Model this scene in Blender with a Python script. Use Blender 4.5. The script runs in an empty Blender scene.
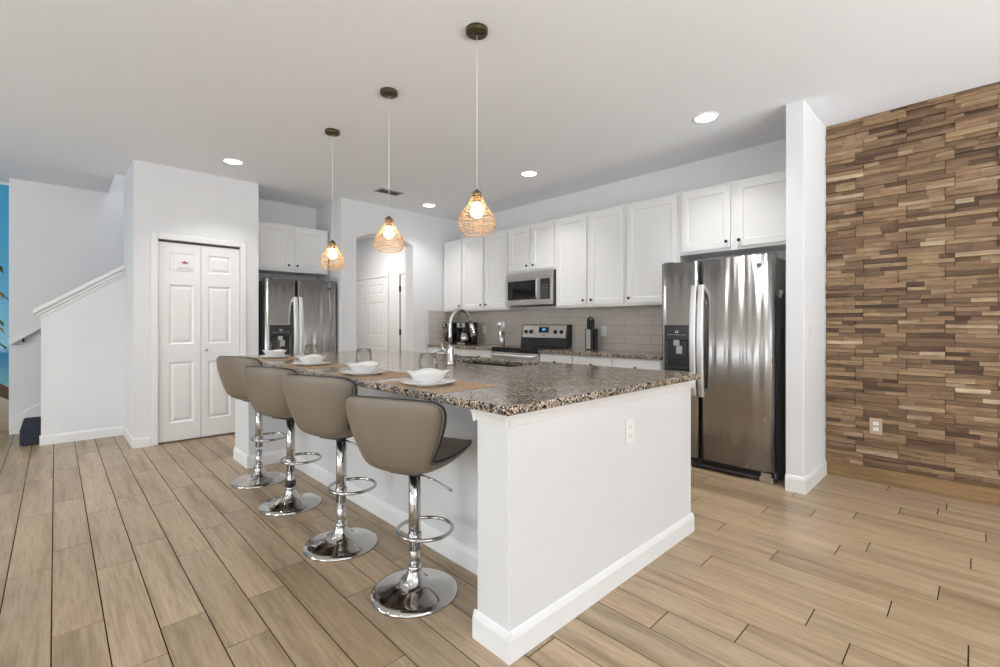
import bpy, math, random
from mathutils import Vector, Matrix
R = math.radians
C = bpy.context.scene.collection
SC = bpy.context.scene
random.seed(7)
CEIL = 2.785

# ------------------------------------------------------------------ camera
cam = bpy.data.cameras.new('camera')
cam.sensor_width = 36.0
cam.lens = 461.0 / 1000 * 36.0
cam.shift_y = -8.5 / 1000
cam.clip_start = 0.05
camo = bpy.data.objects.new('camera', cam)
C.objects.link(camo)
camo.location = (0, 0, 1.19)
camo.rotation_euler = (R(90), 0, -math.atan2(445, 461))
SC.camera = camo

# ------------------------------------------------------------------ world / light / exposure
w = bpy.data.worlds.new('world'); SC.world = w
w.use_nodes = True
bg = w.node_tree.nodes['Background']
bg.inputs[0].default_value = (0.95, 0.97, 1.0, 1)
bg.inputs[1].default_value = .75

def area(name, loc, rot, sx, sy, power, col=(1, 1, 1), shape='RECTANGLE', spread=180):
    l = bpy.data.lights.new(name, 'AREA')
    l.shape = shape; l.size = sx; l.size_y = sy; l.energy = power; l.color = col
    l.spread = R(spread)
    o = bpy.data.objects.new(name, l); C.objects.link(o)
    o.location = loc; o.rotation_euler = rot
    return o
# unseen area light added above the stairwell to brighten its walls
area('stairwell_daylight', (1.3, 6.85, 5.0), (0, 0, 0), 1.4, .8, 22, (.9, .95, 1.0))
# area lights added at the unseen openings behind the camera and at its left
for x in (-1.95, 0.45, 2.85):
    area('window_daylight', (x, -4.56, 1.25), (R(90), 0, 0), 1.7, 2.2, 4, (.89, .952, 1.0))
    # upward area light added outside each opening to brighten the ceiling
    area('terrace_bounce', (x, -5.0, -.05), (R(160), 0, 0), 2.0, .8, 560, (.89, .952, 1.0))
for y, e_ in ((-2.2, 18), (1.2, 58), (4.4, 60)):
    area('window_daylight', (-4.06, y, 1.25), (R(90), 0, R(-90)), 1.7, 2.2, e_, (.89, .952, 1.0))
SC.view_settings.view_transform = 'Standard'
SC.view_settings.look = 'None'
SC.view_settings.gamma = 1.0
SC.view_settings.use_curve_mapping = False
SC.view_settings.exposure = 0.07

# ------------------------------------------------------------------ materials
class NT:
    def __init__(s, name):
        s.m = bpy.data.materials.new(name); s.m.use_nodes = True
        s.t = s.m.node_tree; s.p = s.t.nodes['Principled BSDF']
    def n(s, typ, **kw):
        nd = s.t.nodes.new(typ)
        for k, v in kw.items(): setattr(nd, k, v)
        return nd
    def l(s, a, b): s.t.links.new(a, b)
    def val(s, **kw):
        for k, v in kw.items(): s.p.inputs[k.replace('_', ' ')].default_value = v
        return s
    def pos(s):
        return s.n('ShaderNodeNewGeometry').outputs['Position']
    def objc(s):
        return s.n('ShaderNodeTexCoord').outputs['Object']
    def mapping(s, src, scale=(1, 1, 1), rot=(0, 0, 0)):
        m = s.n('ShaderNodeMapping'); m.inputs['Scale'].default_value = scale; m.inputs['Rotation'].default_value = rot
        s.l(src, m.inputs['Vector']); return m.outputs[0]
    def noise(s, vec, scale, detail=3, rough=.5):
        n = s.n('ShaderNodeTexNoise'); n.inputs['Scale'].default_value = scale
        n.inputs['Detail'].default_value = detail; n.inputs['Roughness'].default_value = rough
        s.l(vec, n.inputs['Vector']); return n.outputs['Fac']
    def ramp(s, fac, stops, interp='LINEAR'):
        r = s.n('ShaderNodeValToRGB'); r.color_ramp.interpolation = interp
        e = r.color_ramp.elements
        while len(e) < len(stops): e.new(.5)
        for i, (p, c) in enumerate(stops):
            e[i].position = p; e[i].color = (*c, 1) if len(c) == 3 else c
        s.l(fac, r.inputs[0]); return r.outputs[0]
    def mix(s, a, b, fac, blend='MIX'):
        m = s.n('ShaderNodeMix', data_type='RGBA', blend_type=blend)
        for sock, v in ((m.inputs[0], fac), (m.inputs[6], a), (m.inputs[7], b)):
            if hasattr(v, 'links'): s.l(v, sock)
            else: sock.default_value = v if not isinstance(v, tuple) else (*v, 1)
        return m.outputs[2]
    def math(s, op, a, b=None):
        m = s.n('ShaderNodeMath', operation=op)
        for i, v in enumerate((a, b)):
            if v is None: continue
            if hasattr(v, 'links'): s.l(v, m.inputs[i])
            else: m.inputs[i].default_value = v
        return m.outputs[0]
    def bump(s, h, strength, dist=.01):
        b = s.n('ShaderNodeBump'); b.inputs['Strength'].default_value = strength
        b.inputs['Distance'].default_value = dist
        s.l(h, b.inputs['Height']); s.l(b.outputs[0], s.p.inputs['Normal'])

def simple(name, col, rough=.5, metal=0., **kw):
    t = NT(name); t.p.inputs['Base Color'].default_value = (*col, 1)
    t.val(Roughness=rough, Metallic=metal, **kw)
    return t.m

def m_wall(name, col, scale=90, strength=.12, rough=.85):
    t = NT(name); t.p.inputs['Base Color'].default_value = (*col, 1); t.val(Roughness=rough)
    t.bump(t.noise(t.pos(), scale, 4, .6), strength, .004)
    return t.m
WALL = m_wall('wall_paint', (.79, .795, .80))
CEILM = m_wall('ceiling_paint', (.845, .865, .89), 45, .35)
TRIM = simple('trim_paint', (.84, .84, .83), .4)
CAB = simple('cabinet_paint', (.80, .80, .79), .38)
DOORM = simple('door_paint', (.85, .845, .84), .42)
ISLW = m_wall('island_paint', (.74, .74, .735), 80, .08, .6)

def m_floor():
    t = NT('wood_look_tile')
    rnd = t.n('ShaderNodeNewGeometry').outputs['Random Per Island']
    off = t.n('ShaderNodeCombineXYZ')
    t.l(t.math('MULTIPLY', rnd, 37.0), off.inputs[0]); t.l(t.math('MULTIPLY', rnd, 91.0), off.inputs[1])
    add = t.n('ShaderNodeVectorMath', operation='ADD'); t.l(t.pos(), add.inputs[0]); t.l(off.outputs[0], add.inputs[1])
    v = add.outputs[0]
    base = t.ramp(rnd, [(0, (.335, .243, .150)), (.3, (.43, .318, .202)), (.6, (.385, .288, .185)), (.8, (.47, .35, .227)), (1, (.405, .293, .182))])
    band = t.noise(t.mapping(v, (14, .9, 1)), 1.0, 4, .55)
    c = t.mix(base, t.ramp(band, [(.30, (.66, .63, .59)), (.5, (1, 1, 1)), (.72, (1.16, 1.15, 1.13))]), 1.0, 'MULTIPLY')
    gr = t.noise(t.mapping(v, (90, 5, 1)), 1.0, 5, .65)
    c = t.mix(c, t.ramp(gr, [(.3, (.68, .64, .60)), (.55, (1, 1, 1)), (.8, (1.12, 1.12, 1.12))]), .9, 'MULTIPLY')
    t.l(c, t.p.inputs['Base Color'])
    t.l(t.ramp(band, [(.2, (.36,) * 3), (.8, (.26,) * 3)]), t.p.inputs['Roughness'])
    t.bump(gr, .05, .002)
    return t.m
FLOORM = m_floor()
GROUT = simple('floor_grout', (.04, .024, .013), .95)
GROUT.node_tree.nodes['Principled BSDF'].inputs['Specular IOR Level'].default_value = .05

def m_woodwall():
    t = NT('reclaimed_wood')
    rnd = t.n('ShaderNodeNewGeometry').outputs['Random Per Island']
    off = t.n('ShaderNodeCombineXYZ')
    t.l(t.math('MULTIPLY', rnd, 53.0), off.inputs[1]); t.l(t.math('MULTIPLY', rnd, 17.0), off.inputs[2])
    add = t.n('ShaderNodeVectorMath', operation='ADD'); t.l(t.pos(), add.inputs[0]); t.l(off.outputs[0], add.inputs[1])
    v = add.outputs[0]
    base = t.ramp(rnd, [(0, (.105, .058, .030)), (.12, (.21, .125, .065)), (.28, (.31, .195, .105)), (.42, (.17, .10, .053)), (.56, (.35, .23, .128)), (.70, (.24, .15, .083)), (.84, (.40, .28, .168)), (.92, (.28, .17, .09)), (.975, (.55, .43, .29))], 'CONSTANT')
    g = t.noise(t.mapping(v, (1, 5, 85)), 1.0, 6, .7)
    c = t.mix(base, t.ramp(g, [(.28, (.42, .40, .37)), (.5, (1, 1, 1)), (.72, (1.4, 1.37, 1.33))]), 1.0, 'MULTIPLY')
    k = t.noise(t.mapping(v, (1, 4, 14)), 2.0, 3, .6)
    c = t.mix(c, t.ramp(k, [(.3, (.7, .68, .66)), (.6, (1.05, 1.05, 1.05))]), .8, 'MULTIPLY')
    t.l(c, t.p.inputs['Base Color']); t.val(Roughness=.62)
    t.bump(g, .3, .003)
    return t.m
WOODW = m_woodwall()

def m_granite():
    t = NT('granite')
    v = t.pos()
    vo = t.n('ShaderNodeTexVoronoi'); vo.inputs['Scale'].default_value = 150
    t.l(v, vo.inputs['Vector'])
    sep = t.n('ShaderNodeSeparateColor'); t.l(vo.outputs['Color'], sep.inputs[0])
    c = t.ramp(sep.outputs[0], [(0, (.010, .010, .011)), (.20, (.055, .050, .047)), (.32, (.19, .145, .105)), (.46, (.39, .305, .215)), (.66, (.47, .405, .33)), (.80, (.26, .25, .24)), (.90, (.62, .59, .55))], 'CONSTANT')
    big = t.noise(v, 11, 5, .6)
    c = t.mix(c, t.ramp(big, [(.35, (.62, .56, .50)), (.5, (1, 1, 1)), (.68, (1.25, 1.14, 1.0))]), .85, 'MULTIPLY')
    t.l(c, t.p.inputs['Base Color']); t.val(Roughness=.13)
    t.p.inputs['Specular IOR Level'].default_value = .32
    return t.m
GRANITE = m_granite()

def m_steel(name, wave=.10, col=(.56, .55, .54), rough=.2, aniso=.4):
    t = NT(name); t.p.inputs['Base Color'].default_value = (*col, 1)
    t.val(Metallic=1.0, Roughness=rough)
    h = t.noise(t.mapping(t.objc(), (11, 11, .8)), 1.0, 1.5, .4)
    t.bump(h, wave, .05)
    t.p.inputs['Anisotropic'].default_value = aniso; t.p.inputs['Anisotropic Rotation'].default_value = .25
    tg = t.n('ShaderNodeTangent', direction_type='RADIAL', axis='Z'); t.l(tg.outputs[0], t.p.inputs['Tangent'])
    return t.m
STEEL = m_steel('brushed_steel', .40, (.47, .462, .45), .27, .8)
STEELS = m_steel('plain_steel', .0, (.62, .61, .59), .3)
HANDLE = simple('handle_steel', (.74, .74, .73), .42, 1.0)
CHROME = simple('chrome', (.56, .545, .53), .09, 1.0)
BLACK = simple('black_plastic', (.012, .012, .013), .3)
BLACKG = simple('black_glass', (.012, .012, .013), .06)
DGREY = simple('dark_grey_metal', (.055, .056, .06), .45, .3)
KNOBM = simple('bronze_knob', (.05, .04, .035), .35, .7)
BRONZE = simple('antique_bronze', (.095, .07, .038), .42, .6)
CERAM = simple('white_ceramic', (.86, .86, .85), .16)
PLATEM = simple('white_plastic', (.84, .84, .82), .35)
MATM = None
def m_leather():
    t = NT('taupe_leather')
    t.p.inputs['Base Color'].default_value = (.20, .162, .122, 1)
    t.val(Roughness=.42)
    t.bump(t.noise(t.objc(), 260, 3, .6), .10, .002)
    return t.m
LEATHER = m_leather()
PIPING = simple('dark_piping', (.012, .016, .02), .4)
def m_mat():
    t = NT('woven_placemat')
    wv = t.n('ShaderNodeTexWave', wave_type='BANDS', bands_direction='X'); wv.inputs['Scale'].default_value = 60
    t.l(t.objc(), wv.inputs['Vector'])
    t.l(t.ramp(wv.outputs['Fac'], [(0, (.36, .245, .15)), (1, (.47, .335, .215))]), t.p.inputs['Base Color'])
    t.val(Roughness=.75); t.bump(wv.outputs['Fac'], .2, .002)
    return t.m
MATM = m_mat()
def m_glass():
    t = NT('clear_glass')
    tr = t.n('ShaderNodeBsdfTransparent'); tr.inputs[0].default_value = (.96, .96, .955, 1)
    gs = t.n('ShaderNodeBsdfGlossy'); gs.inputs['Roughness'].default_value = .03
    lw = t.n('ShaderNodeLayerWeight'); lw.inputs['Blend'].default_value = .28
    mx = t.n('ShaderNodeMixShader')
    t.l(t.math('MULTIPLY', lw.outputs['Fresnel'], .42), mx.inputs[0]); t.l(tr.outputs[0], mx.inputs[1]); t.l(gs.outputs[0], mx.inputs[2])
    t.l(mx.outputs[0], t.t.nodes['Material Output'].inputs['Surface'])
    return t.m
GLASS = m_glass()
RATTAN = simple('rattan', (.50, .34, .18), .6)
CORD = simple('clear_cord', (.78, .77, .75), .35)
def emis(name, col, s):
    t = NT(name); t.p.inputs['Base Color'].default_value = (*col, 1)
    t.p.inputs['Emission Color'].default_value = (*col, 1); t.p.inputs['Emission Strength'].default_value = s
    return t.m
BULB = emis('bulb_glow', (1.0, .72, .42), 42)
LENS = emis('lamp_lens', (1.0, .97, .92), 9)
DISPLAY = emis('blue_display', (.12, .3, .7), .8)
def m_tile():
    t = NT('backsplash_tile')
    sx = t.n('ShaderNodeSeparateXYZ'); t.l(t.pos(), sx.inputs[0])
    cb = t.n('ShaderNodeCombineXYZ')
    t.l(t.math('ADD', sx.outputs[0], sx.outputs[1]), cb.inputs[0]); t.l(sx.outputs[2], cb.inputs[1])
    br = t.n('ShaderNodeTexBrick')
    br.inputs['Color1'].default_value = (.62, .57, .51, 1); br.inputs['Color2'].default_value = (.585, .54, .485, 1)
    br.inputs['Mortar'].default_value = (.36, .33, .295, 1)
    br.inputs['Scale'].default_value = 1.0; br.inputs['Mortar Size'].default_value = .0022
    br.inputs['Brick Width'].default_value = .305; br.inputs['Row Height'].default_value = .0985
    t.l(cb.outputs[0], br.inputs['Vector']); t.l(br.outputs['Color'], t.p.inputs['Base Color'])
    t.val(Roughness=.14)
    return t.m
TILE = m_tile()
def m_carpet():
    t = NT('dark_carpet'); n = t.noise(t.pos(), 240, 2)
    t.l(t.ramp(n, [(.3, (.008, .010, .016)), (.7, (.05, .058, .08))]), t.p.inputs['Base Color']); t.val(Roughness=.95)
    t.bump(n, .6, .006)
    return t.m
CARPET = m_carpet()

# ------------------------------------------------------------------ mesh helper
class MB:
    def __init__(s): s.v = []; s.f = []; s.mi = []; s.sm = []
    def add(s, vs, fs, mi=0, smooth=False):
        b = len(s.v); s.v += [tuple(p) for p in vs]
        for f in fs: s.f.append([i + b for i in f]); s.mi.append(mi); s.sm.append(smooth)
        return s
    def box(s, x0, x1, y0, y1, z0, z1, mi=0):
        vs = [(x, y, z) for z in (z0, z1) for y in (y0, y1) for x in (x0, x1)]
        return s.add(vs, [(0, 2, 3, 1), (4, 5, 7, 6), (0, 1, 5, 4), (2, 6, 7, 3), (0, 4, 6, 2), (1, 3, 7, 5)], mi)
    def prism(s, poly, axis, a0, a1, mi=0):
        """extrude a 2-D polygon along axis ('x': poly=(y,z), 'y': (x,z), 'z': (x,y))"""
        n = len(poly)
        def pt(p, a):
            return {'x': (a, p[0], p[1]), 'y': (p[0], a, p[1]), 'z': (p[0], p[1], a)}[axis]
        vs = [pt(p, a0) for p in poly] + [pt(p, a1) for p in poly]
        fs = [tuple(range(n - 1, -1, -1)), tuple(range(n, 2 * n))] + [(i, (i + 1) % n, n + (i + 1) % n, n + i) for i in range(n)]
        return s.add(vs, fs, mi)
    def lathe(s, prof, seg=32, c=(0, 0, 0), mi=0, cap=True):
        vs = []
        for r, z in prof:
            for k in range(seg):
                a = 2 * math.pi * k / seg
                vs.append((c[0] + r * math.cos(a), c[1] + r * math.sin(a), c[2] + z))
        fs = []
        for i in range(len(prof) - 1):
            for k in range(seg):
                k2 = (k + 1) % seg
                fs.append((i * seg + k, i * seg + k2, (i + 1) * seg + k2, (i + 1) * seg + k))
        if cap:
            fs.append(tuple(range(seg - 1, -1, -1)))
            L = (len(prof) - 1) * seg
            fs.append(tuple(range(L, L + seg)))
        return s.add(vs, fs, mi, True)
    def tube(s, pts, r, seg=10, closed=False, mi=0):
        pts = [Vector(p) for p in pts]; n = len(pts)
        rs = r if isinstance(r, (list, tuple)) else [r] * n
        vs = []; up = None
        for i, p in enumerate(pts):
            a = pts[(i - 1) % n] if (closed or i > 0) else p
            b = pts[(i + 1) % n] if (closed or i < n - 1) else p
            t = (b - a).normalized()
            if up is None:
                up = t.orthogonal().normalized()
            up = (up - t * up.dot(t))
            if up.length < 1e-6: up = t.orthogonal()
            up.normalize(); sd = t.cross(up)
            for k in range(seg):
                q = 2 * math.pi * k / seg
                vs.append(p + (up * math.cos(q) + sd * math.sin(q)) * rs[i])
        fs = []
        m = n if closed else n - 1
        for i in range(m):
            j = (i + 1) % n
            for k in range(seg):
                k2 = (k + 1) % seg
                fs.append((i * seg + k, i * seg + k2, j * seg + k2, j * seg + k))
        if not closed:
            fs.append(tuple(range(seg - 1, -1, -1))); fs.append(tuple(range((n - 1) * seg, n * seg)))
        return s.add(vs, fs, mi, True)
    def cyl(s, a, b, r, seg=20, mi=0): return s.tube([a, b], r, seg, False, mi)
    def grid(s, rows, mi=0, smooth=True):
        n = len(rows[0]); vs = [p for r in rows for p in r]; fs = []
        for i in range(len(rows) - 1):
            for k in range(n - 1):
                fs.append((i * n + k, i * n + k + 1, (i + 1) * n + k + 1, (i + 1) * n + k))
        return s.add(vs, fs, mi, smooth)
    def panelled(s, x0, x1, z0, z1, yf, yb, panels, depth=.009, slope=.012, raised=False, mi=0):
        """a slab facing -Y with recessed panels [(px0,px1,pz0,pz1)]"""
        xs = sorted({x0, x1, *[p[0] for p in panels], *[p[1] for p in panels]})
        zs = sorted({z0, z1, *[p[2] for p in panels], *[p[3] for p in panels]})
        for i in range(len(xs) - 1):
            for j in range(len(zs) - 1):
                a, b, c, d = xs[i], xs[i + 1], zs[j], zs[j + 1]
                cx, cz = (a + b) / 2, (c + d) / 2
                if any(p[0] < cx < p[1] and p[2] < cz < p[3] for p in panels): continue
                s.add([(a, yf, c), (b, yf, c), (b, yf, d), (a, yf, d)], [(0, 1, 2, 3)], mi)
        for (a, b, c, d) in panels:
            rings = [(0, yf), (slope, yf + depth)]
            if raised: rings += [(slope + .012, yf + depth), (slope + .035, yf + depth * .25)]
            vs = []
            for o, y in rings:
                vs += [(a + o, y, c + o), (b - o, y, c + o), (b - o, y, d - o), (a + o, y, d - o)]
            fs = []
            for r in range(len(rings) - 1):
                for k in range(4):
                    k2 = (k + 1) % 4
                    fs.append((r * 4 + k, r * 4 + k2, r * 4 + 4 + k2, r * 4 + 4 + k))
            L = (len(rings) - 1) * 4
            fs.append((L, L + 1, L + 2, L + 3)); s.add(vs, fs, mi)
        vs = [(x, y, z) for z in (z0, z1) for y in (yf, yb) for x in (x0, x1)]
        s.add(vs, [(0, 2, 3, 1), (4, 5, 7, 6), (2, 6, 7, 3), (0, 4, 6, 2), (1, 3, 7, 5)], mi)
        return s
    def build(s, name, mats, parent=None, bev=0, seg=2, kind=None, label=None):
        me = bpy.data.meshes.new(name)
        me.from_pydata(s.v, [], s.f)
        mats = mats if isinstance(mats, (list, tuple)) else [mats]
        for m in mats: me.materials.append(m)
        me.polygons.foreach_set('material_index', s.mi)
        me.polygons.foreach_set('use_smooth', s.sm)
        me.update()
        o = bpy.data.objects.new(name, me); C.objects.link(o)
        if parent is not None: o.parent = parent
        if bev:
            b = o.modifiers.new('bevel', 'BEVEL'); b.width = bev; b.segments = seg
            b.limit_method = 'ANGLE'; b.angle_limit = R(40); b.harden_normals = False
        if kind: o['kind'] = kind
        if label: o['label'] = label
        return o

def tag(o, label, cat, group=None):
    o['label'] = label; o['category'] = cat
    if group: o['group'] = group
    return o
def thing(name, label, cat, loc=(0, 0, 0), rz=0, group=None):
    o = bpy.data.objects.new(name, None); C.objects.link(o)
    o.empty_display_size = .05
    o.location = loc; o.rotation_euler = (0, 0, R(rz))
    return tag(o, label, cat, group)
def copy_tree(o, label=None, loc=None, rz=None):
    def rec(src, parent):
        c = src.copy(); C.objects.link(c)
        if parent is not None: c.parent = parent
        for ch in list(src.children): rec(ch, c)
        return c
    r = rec(o, None)
    if label: r['label'] = label
    if loc: r.location = loc
    if rz is not None: r.rotation_euler = (0, 0, R(rz))
    return r
def struct(name, mb, mat, bev=0): return mb.build(name, mat, None, bev, kind='structure')
FX = -90      # rotation that turns a local -Y front to face world -X

# ================================================================== SETTING
# floor: planks over a grout bed, row by row
OFF = {-1: .39, 0: .635, 1: .20, 2: .40, 3: .07, 11: .962, 12: .683, 13: .357, 14: .511, 15: .025, 16: .277, 17: .789, 18: .13, 19: .556,
       20: .44, 21: .025, 22: .78, 23: .574, 24: .965, 25: .373, 26: .19}
fl = MB(); W = .1535; L = .928
fl.box(-4.1, 4.6, -4.7, 9.1, -.05, -.0025, 1)
X0, X1, Y0, Y1 = -4.1, 4.6, -4.7, 9.1
g = .0022
for r in range(int((X0 + .01) / W) - 1, int((X1 + .01) / W) + 1):
    xa = max(X0, -.01 + r * W); xb = min(X1, -.01 + (r + 1) * W)
    if xb - xa < .02: continue
    off = OFF.get(r, random.random()) * L
    y = Y0 - ((Y0 - off) % L)
    while y < Y1:
        ya, yb = max(Y0, y), min(Y1, y + L)
        if yb - ya > .02:
            fl.box(xa + g, xb - g, ya + g, yb - g, -.004, 0, 0)
        y += L
struct('floor', fl, [FLOORM, GROUT], bev=.0012)

# ceiling with the stair opening
ce = MB()
SX0, SY0, SY1 = .46, 6.34, 7.30
ce.box(-4.1, 4.6, -4.7, SY0, CEIL, CEIL + .25)
ce.box(-4.1, SX0, SY0, 9.1, CEIL, CEIL + .25)
ce.box(SX0, 4.6, SY1 + .06, 9.1, CEIL, CEIL + .25)
ce.box(2.2, 4.6, SY0, SY1, CEIL, CEIL + .25)
struct('ceiling', ce, CEILM)

# kitchen back wall, right side
struct('wall_right', MB().box(4.5, 4.62, -4.7, 9.1, 0, CEIL), WALL)
# stub wall beside the refrigerator
struct('wall_stub', MB().box(3.795, 4.5, .848, .963, 0, CEIL), WALL, bev=.006)
# unseen rear and left walls, openings added to let light in
def wall_with_openings(name, axis, at, t, a0, a1, ops, mat=WALL):
    mb = MB(); cur = a0
    def bx(p, q, z0, z1):
        if q - p < .001: return
        if axis == 'x': mb.box(p, q, at, at + t, z0, z1)
        else: mb.box(at, at + t, p, q, z0, z1)
    for (p, q, z0, z1) in ops:
        bx(cur, p, 0, CEIL); bx(p, q, z1, CEIL)
        if z0 > 0: bx(p, q, 0, z0)
        cur = q
    bx(cur, a1, 0, CEIL)
    return struct(name, mb, mat)
wall_with_openings('wall_rear', 'x', -4.62, .12, -4.1, 4.5, [(x - .85, x + .85, .08, 2.35) for x in (-1.95, .45, 2.85)])
wall_with_openings('wall_left', 'y', -4.12, .12, -4.5, 9.1, [(y - .85, y + .85, .08, 2.35) for y in (-2.2, 1.2, 4.4)])
k = 1
for x in (-1.95, .45, 2.85):
    f = MB()
    for (a, b, c, d) in ((-.85, -.79, .08, 2.35), (.79, .85, .08, 2.35), (-.05, .05, .08, 2.35)): f.box(x + a, x + b, -4.56, -4.50, c, d)
    f.box(x - .85, x + .85, -4.56, -4.50, .08, .16); f.box(x - .85, x + .85, -4.56, -4.50, 2.27, 2.35)
    struct('window_%d' % k, f, TRIM); k += 1
for y in (-2.2, 1.2, 4.4):  # unseen left windows, added to let light into the room
    f = MB()
    for (a, b, c, d) in ((-.85, -.79, .08, 2.35), (.79, .85, .08, 2.35), (-.05, .05, .08, 2.35)): f.box(-4.06, -4.0, y + a, y + b, c, d)
    f.box(-4.06, -4.0, y - .85, y + .85, .08, .16); f.box(-4.06, -4.0, y - .85, y + .85, 2.27, 2.35)
    struct('window_%d' % k, f, TRIM); k += 1

# stacked wood cladding (real relief, one wall surface)
ww = MB()
rng = random.Random(11)
yA, yB = .846, -2.6
z = .1135
ww.box(4.472, 4.499, yB, yA, 0, CEIL, 1)
ww.box(4.446, 4.4725, yB, yA, .0, .112, 2)
CH, PL, crs = .0925, .2495, 0
while z < CEIL - .004:
    zt_ = min(z + CH, CEIL - .0005)
    cuts = [z, z + CH * rng.uniform(.28, .38), z + CH * rng.uniform(.60, .72), z + CH]
    y = yA
    nxt = .655 - (0 if crs % 2 else .048)
    while y > yB:
        y2 = max(nxt, yB); nxt -= PL
        for k in range(3):
            za, zb = cuts[k] + .0008, min(cuts[k + 1] - .0008, zt_)
            if zb - za < .004: continue
            d = rng.choice((.002, .008, .014, .020, .027))
            pts = [y - .0009]
            if y - y2 > .12 and rng.random() < .6: pts.append(y - (y - y2) * rng.uniform(.3, .7))
            pts.append(y2 + .0009)
            for p, q in zip(pts, pts[1:]):
                ww.box(4.468 - d - rng.choice((0, 0, .004)), 4.4725, q + .0005, p - .0005, za, zb, 0)
        y = y2
    z += CH; crs += 1
BASEW = NT('wood_base_board'); _g = BASEW.noise(BASEW.mapping(BASEW.pos(), (1, 3, 40)), 1.0, 5, .6)
BASEW.l(BASEW.ramp(_g, [(.3, (.20, .115, .045)), (.7, (.36, .22, .10))]), BASEW.p.inputs['Base Color']); BASEW.val(Roughness=.5)
struct('wall_cladding', ww, [WOODW, simple('cladding_backing', (.02, .013, .008), .9), BASEW.m])

# wall with the arched opening
AX0, AX1, AY0, AY1, AL, AR, ZS, ZA = 2.576, 4.5, 5.535, 5.72, 2.78, 3.636, 2.305, 2.415
aw = MB()
aw.box(AX0, AL, AY0, AY1, 0, CEIL); aw.box(AR, AX1, AY0, AY1, 0, CEIL)
n = 18
rr = ((AR - AL) ** 2 / 4 + (ZA - ZS) ** 2) / (2 * (ZA - ZS)); cxm = (AL + AR) / 2; cz = ZA - rr
arc = []
for i in range(n + 1):
    x = AL + (AR - AL) * i / n
    arc.append((x, cz + math.sqrt(rr * rr - (x - cxm) ** 2)))
for i in range(n):
    aw.prism([arc[i], arc[i + 1], (arc[i + 1][0], CEIL), (arc[i][0], CEIL)], 'y', AY0, AY1)
struct('wall_arch', aw, WALL)
# alcove behind the far refrigerator
struct('wall_alcove', MB().box(1.655, 2.576, 6.30, 6.34, 0, CEIL).box(2.576, 2.70, 5.72, 6.34, 0, CEIL), WALL)
# hallway behind the arch
struct('wall_hall_right', MB().box(4.2, 4.5, 5.72, 9.1, 0, CEIL), WALL)
struct('wall_hall_left', MB().box(2.58, 2.70, 6.34, 9.1, 0, CEIL), WALL)
struct('wall_hall_end', MB().box(2.70, 4.2, 9.0, 9.1, 0, CEIL), WALL)

# pantry closet block
PX0, PX1, PY = .545, 1.655, 5.645
DX0, DX1, DZ = .735, 1.468, 2.045
pw = MB()
pw.prism([(PX0, 0), (DX0, 0), (DX0, DZ), (DX1, DZ), (DX1, 0), (PX1, 0), (PX1, CEIL), (PX0, CEIL)], 'y', PY, PY + .11)
pw.box(PX0, PX0 + .11, PY + .11, 6.34, 0, CEIL); pw.box(PX1 - .11, PX1, PY + .11, 6.34, 0, CEIL); pw.box(PX0 + .11, PX1 - .11, 6.24, 6.34, 0, CEIL)
pw.box(DX0, DX1, PY + .075, PY + .11, 0, DZ)
struct('wall_pantry', pw, WALL)
# stairwell walls
struct('wall_stair', MB().box(-.36, 3.0, 7.30, 7.42, 0, 5.2), WALL)
struct('wall_stair_upper', MB().box(SX0, 2.2, 6.22, 6.338, CEIL + .252, 5.2).box(2.2, 2.3, 6.22, 7.3, CEIL + .252, 5.2), WALL)
struct('wall_mural', MB().box(-4.0, -.361, 7.55, 7.65, 0, CEIL).box(-.362, -.25, 7.42, 7.65, 0, CEIL), WALL)
# half wall of the stairs, sloped top
HS = .727
hx0, hx1, hz0 = -.10, .545, 1.335
hw = MB()
hw.prism([(hx0, 0), (hx1, 0), (hx1, hz0 + (hx1 - hx0) * HS), (hx0, hz0)], 'y', 6.43, 6.545)
hw.box(hx1, hx1 + .11, 6.34, 6.545, 0, CEIL)
struct('wall_half', hw, WALL)
cp = MB()
def sl(x): return hz0 + (x - hx0) * HS
cp.prism([(hx0 - .055, sl(hx0 - .055) + .0), (hx1, sl(hx1)), (hx1, sl(hx1) + .045), (hx0 - .055, sl(hx0 - .055) + .045)], 'y', 6.385, 6.59)
cp.prism([(hx0 - .03, sl(hx0 - .03) - .04), (hx1, sl(hx1) - .045), (hx1, sl(hx1) - .001), (hx0 - .03, sl(hx0 - .03) - .001)], 'y', 6.41, 6.429)
cp.prism([(hx0 - .001, sl(hx0) - .075), (hx1, sl(hx1) - .075), (hx1, sl(hx1) - .046), (hx0 - .001, sl(hx0) - .046)], 'y', 6.419, 6.4295)
struct('trim_1', cp, TRIM, bev=.006)
# skirting board up the stair wall
struct('trim_2', MB().prism([(-.36, 0), (.6, 0), (.6, .62), (-.10, .32), (-.36, .17)], 'y', 7.285, 7.2995), TRIM)

# baseboards
BP = [(0, 0), (.013, 0), (.013, .078), (.007, .094), (0, .098)]
def base_board(name, runs, h=1.0, t=1.0):
    """runs: (axis, from, to, at, outward sign)"""
    mb = MB()
    for ax, a, b, at, sg in runs:
        poly = [(at + sg * (p[0] - (.0006 if ax == 'y' else 0)) * t, (p[1] - (.0006 if ax == 'y' and p[1] else 0)) * h) for p in BP]
        mb.prism(poly, ax, a + (.0008 if ax == 'y' else 0), b)
    return struct(name, mb, TRIM)
base_board('baseboard_pantry', [('x', PX0 - .013, DX0 - .062, PY, -1), ('x', DX1 + .05, PX1, PY, -1), ('y', PY - .013, 6.428, PX0, -1)])
base_board('baseboard_stub', [('x', 3.795 - .013, 4.43, .848, -1), ('y', .848 - .013, .963, 3.795, -1)], 1.2, 1.0)
base_board('baseboard_stair', [('x', hx0 - .01, PX0 - .013, 6.43, -1)])
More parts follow.
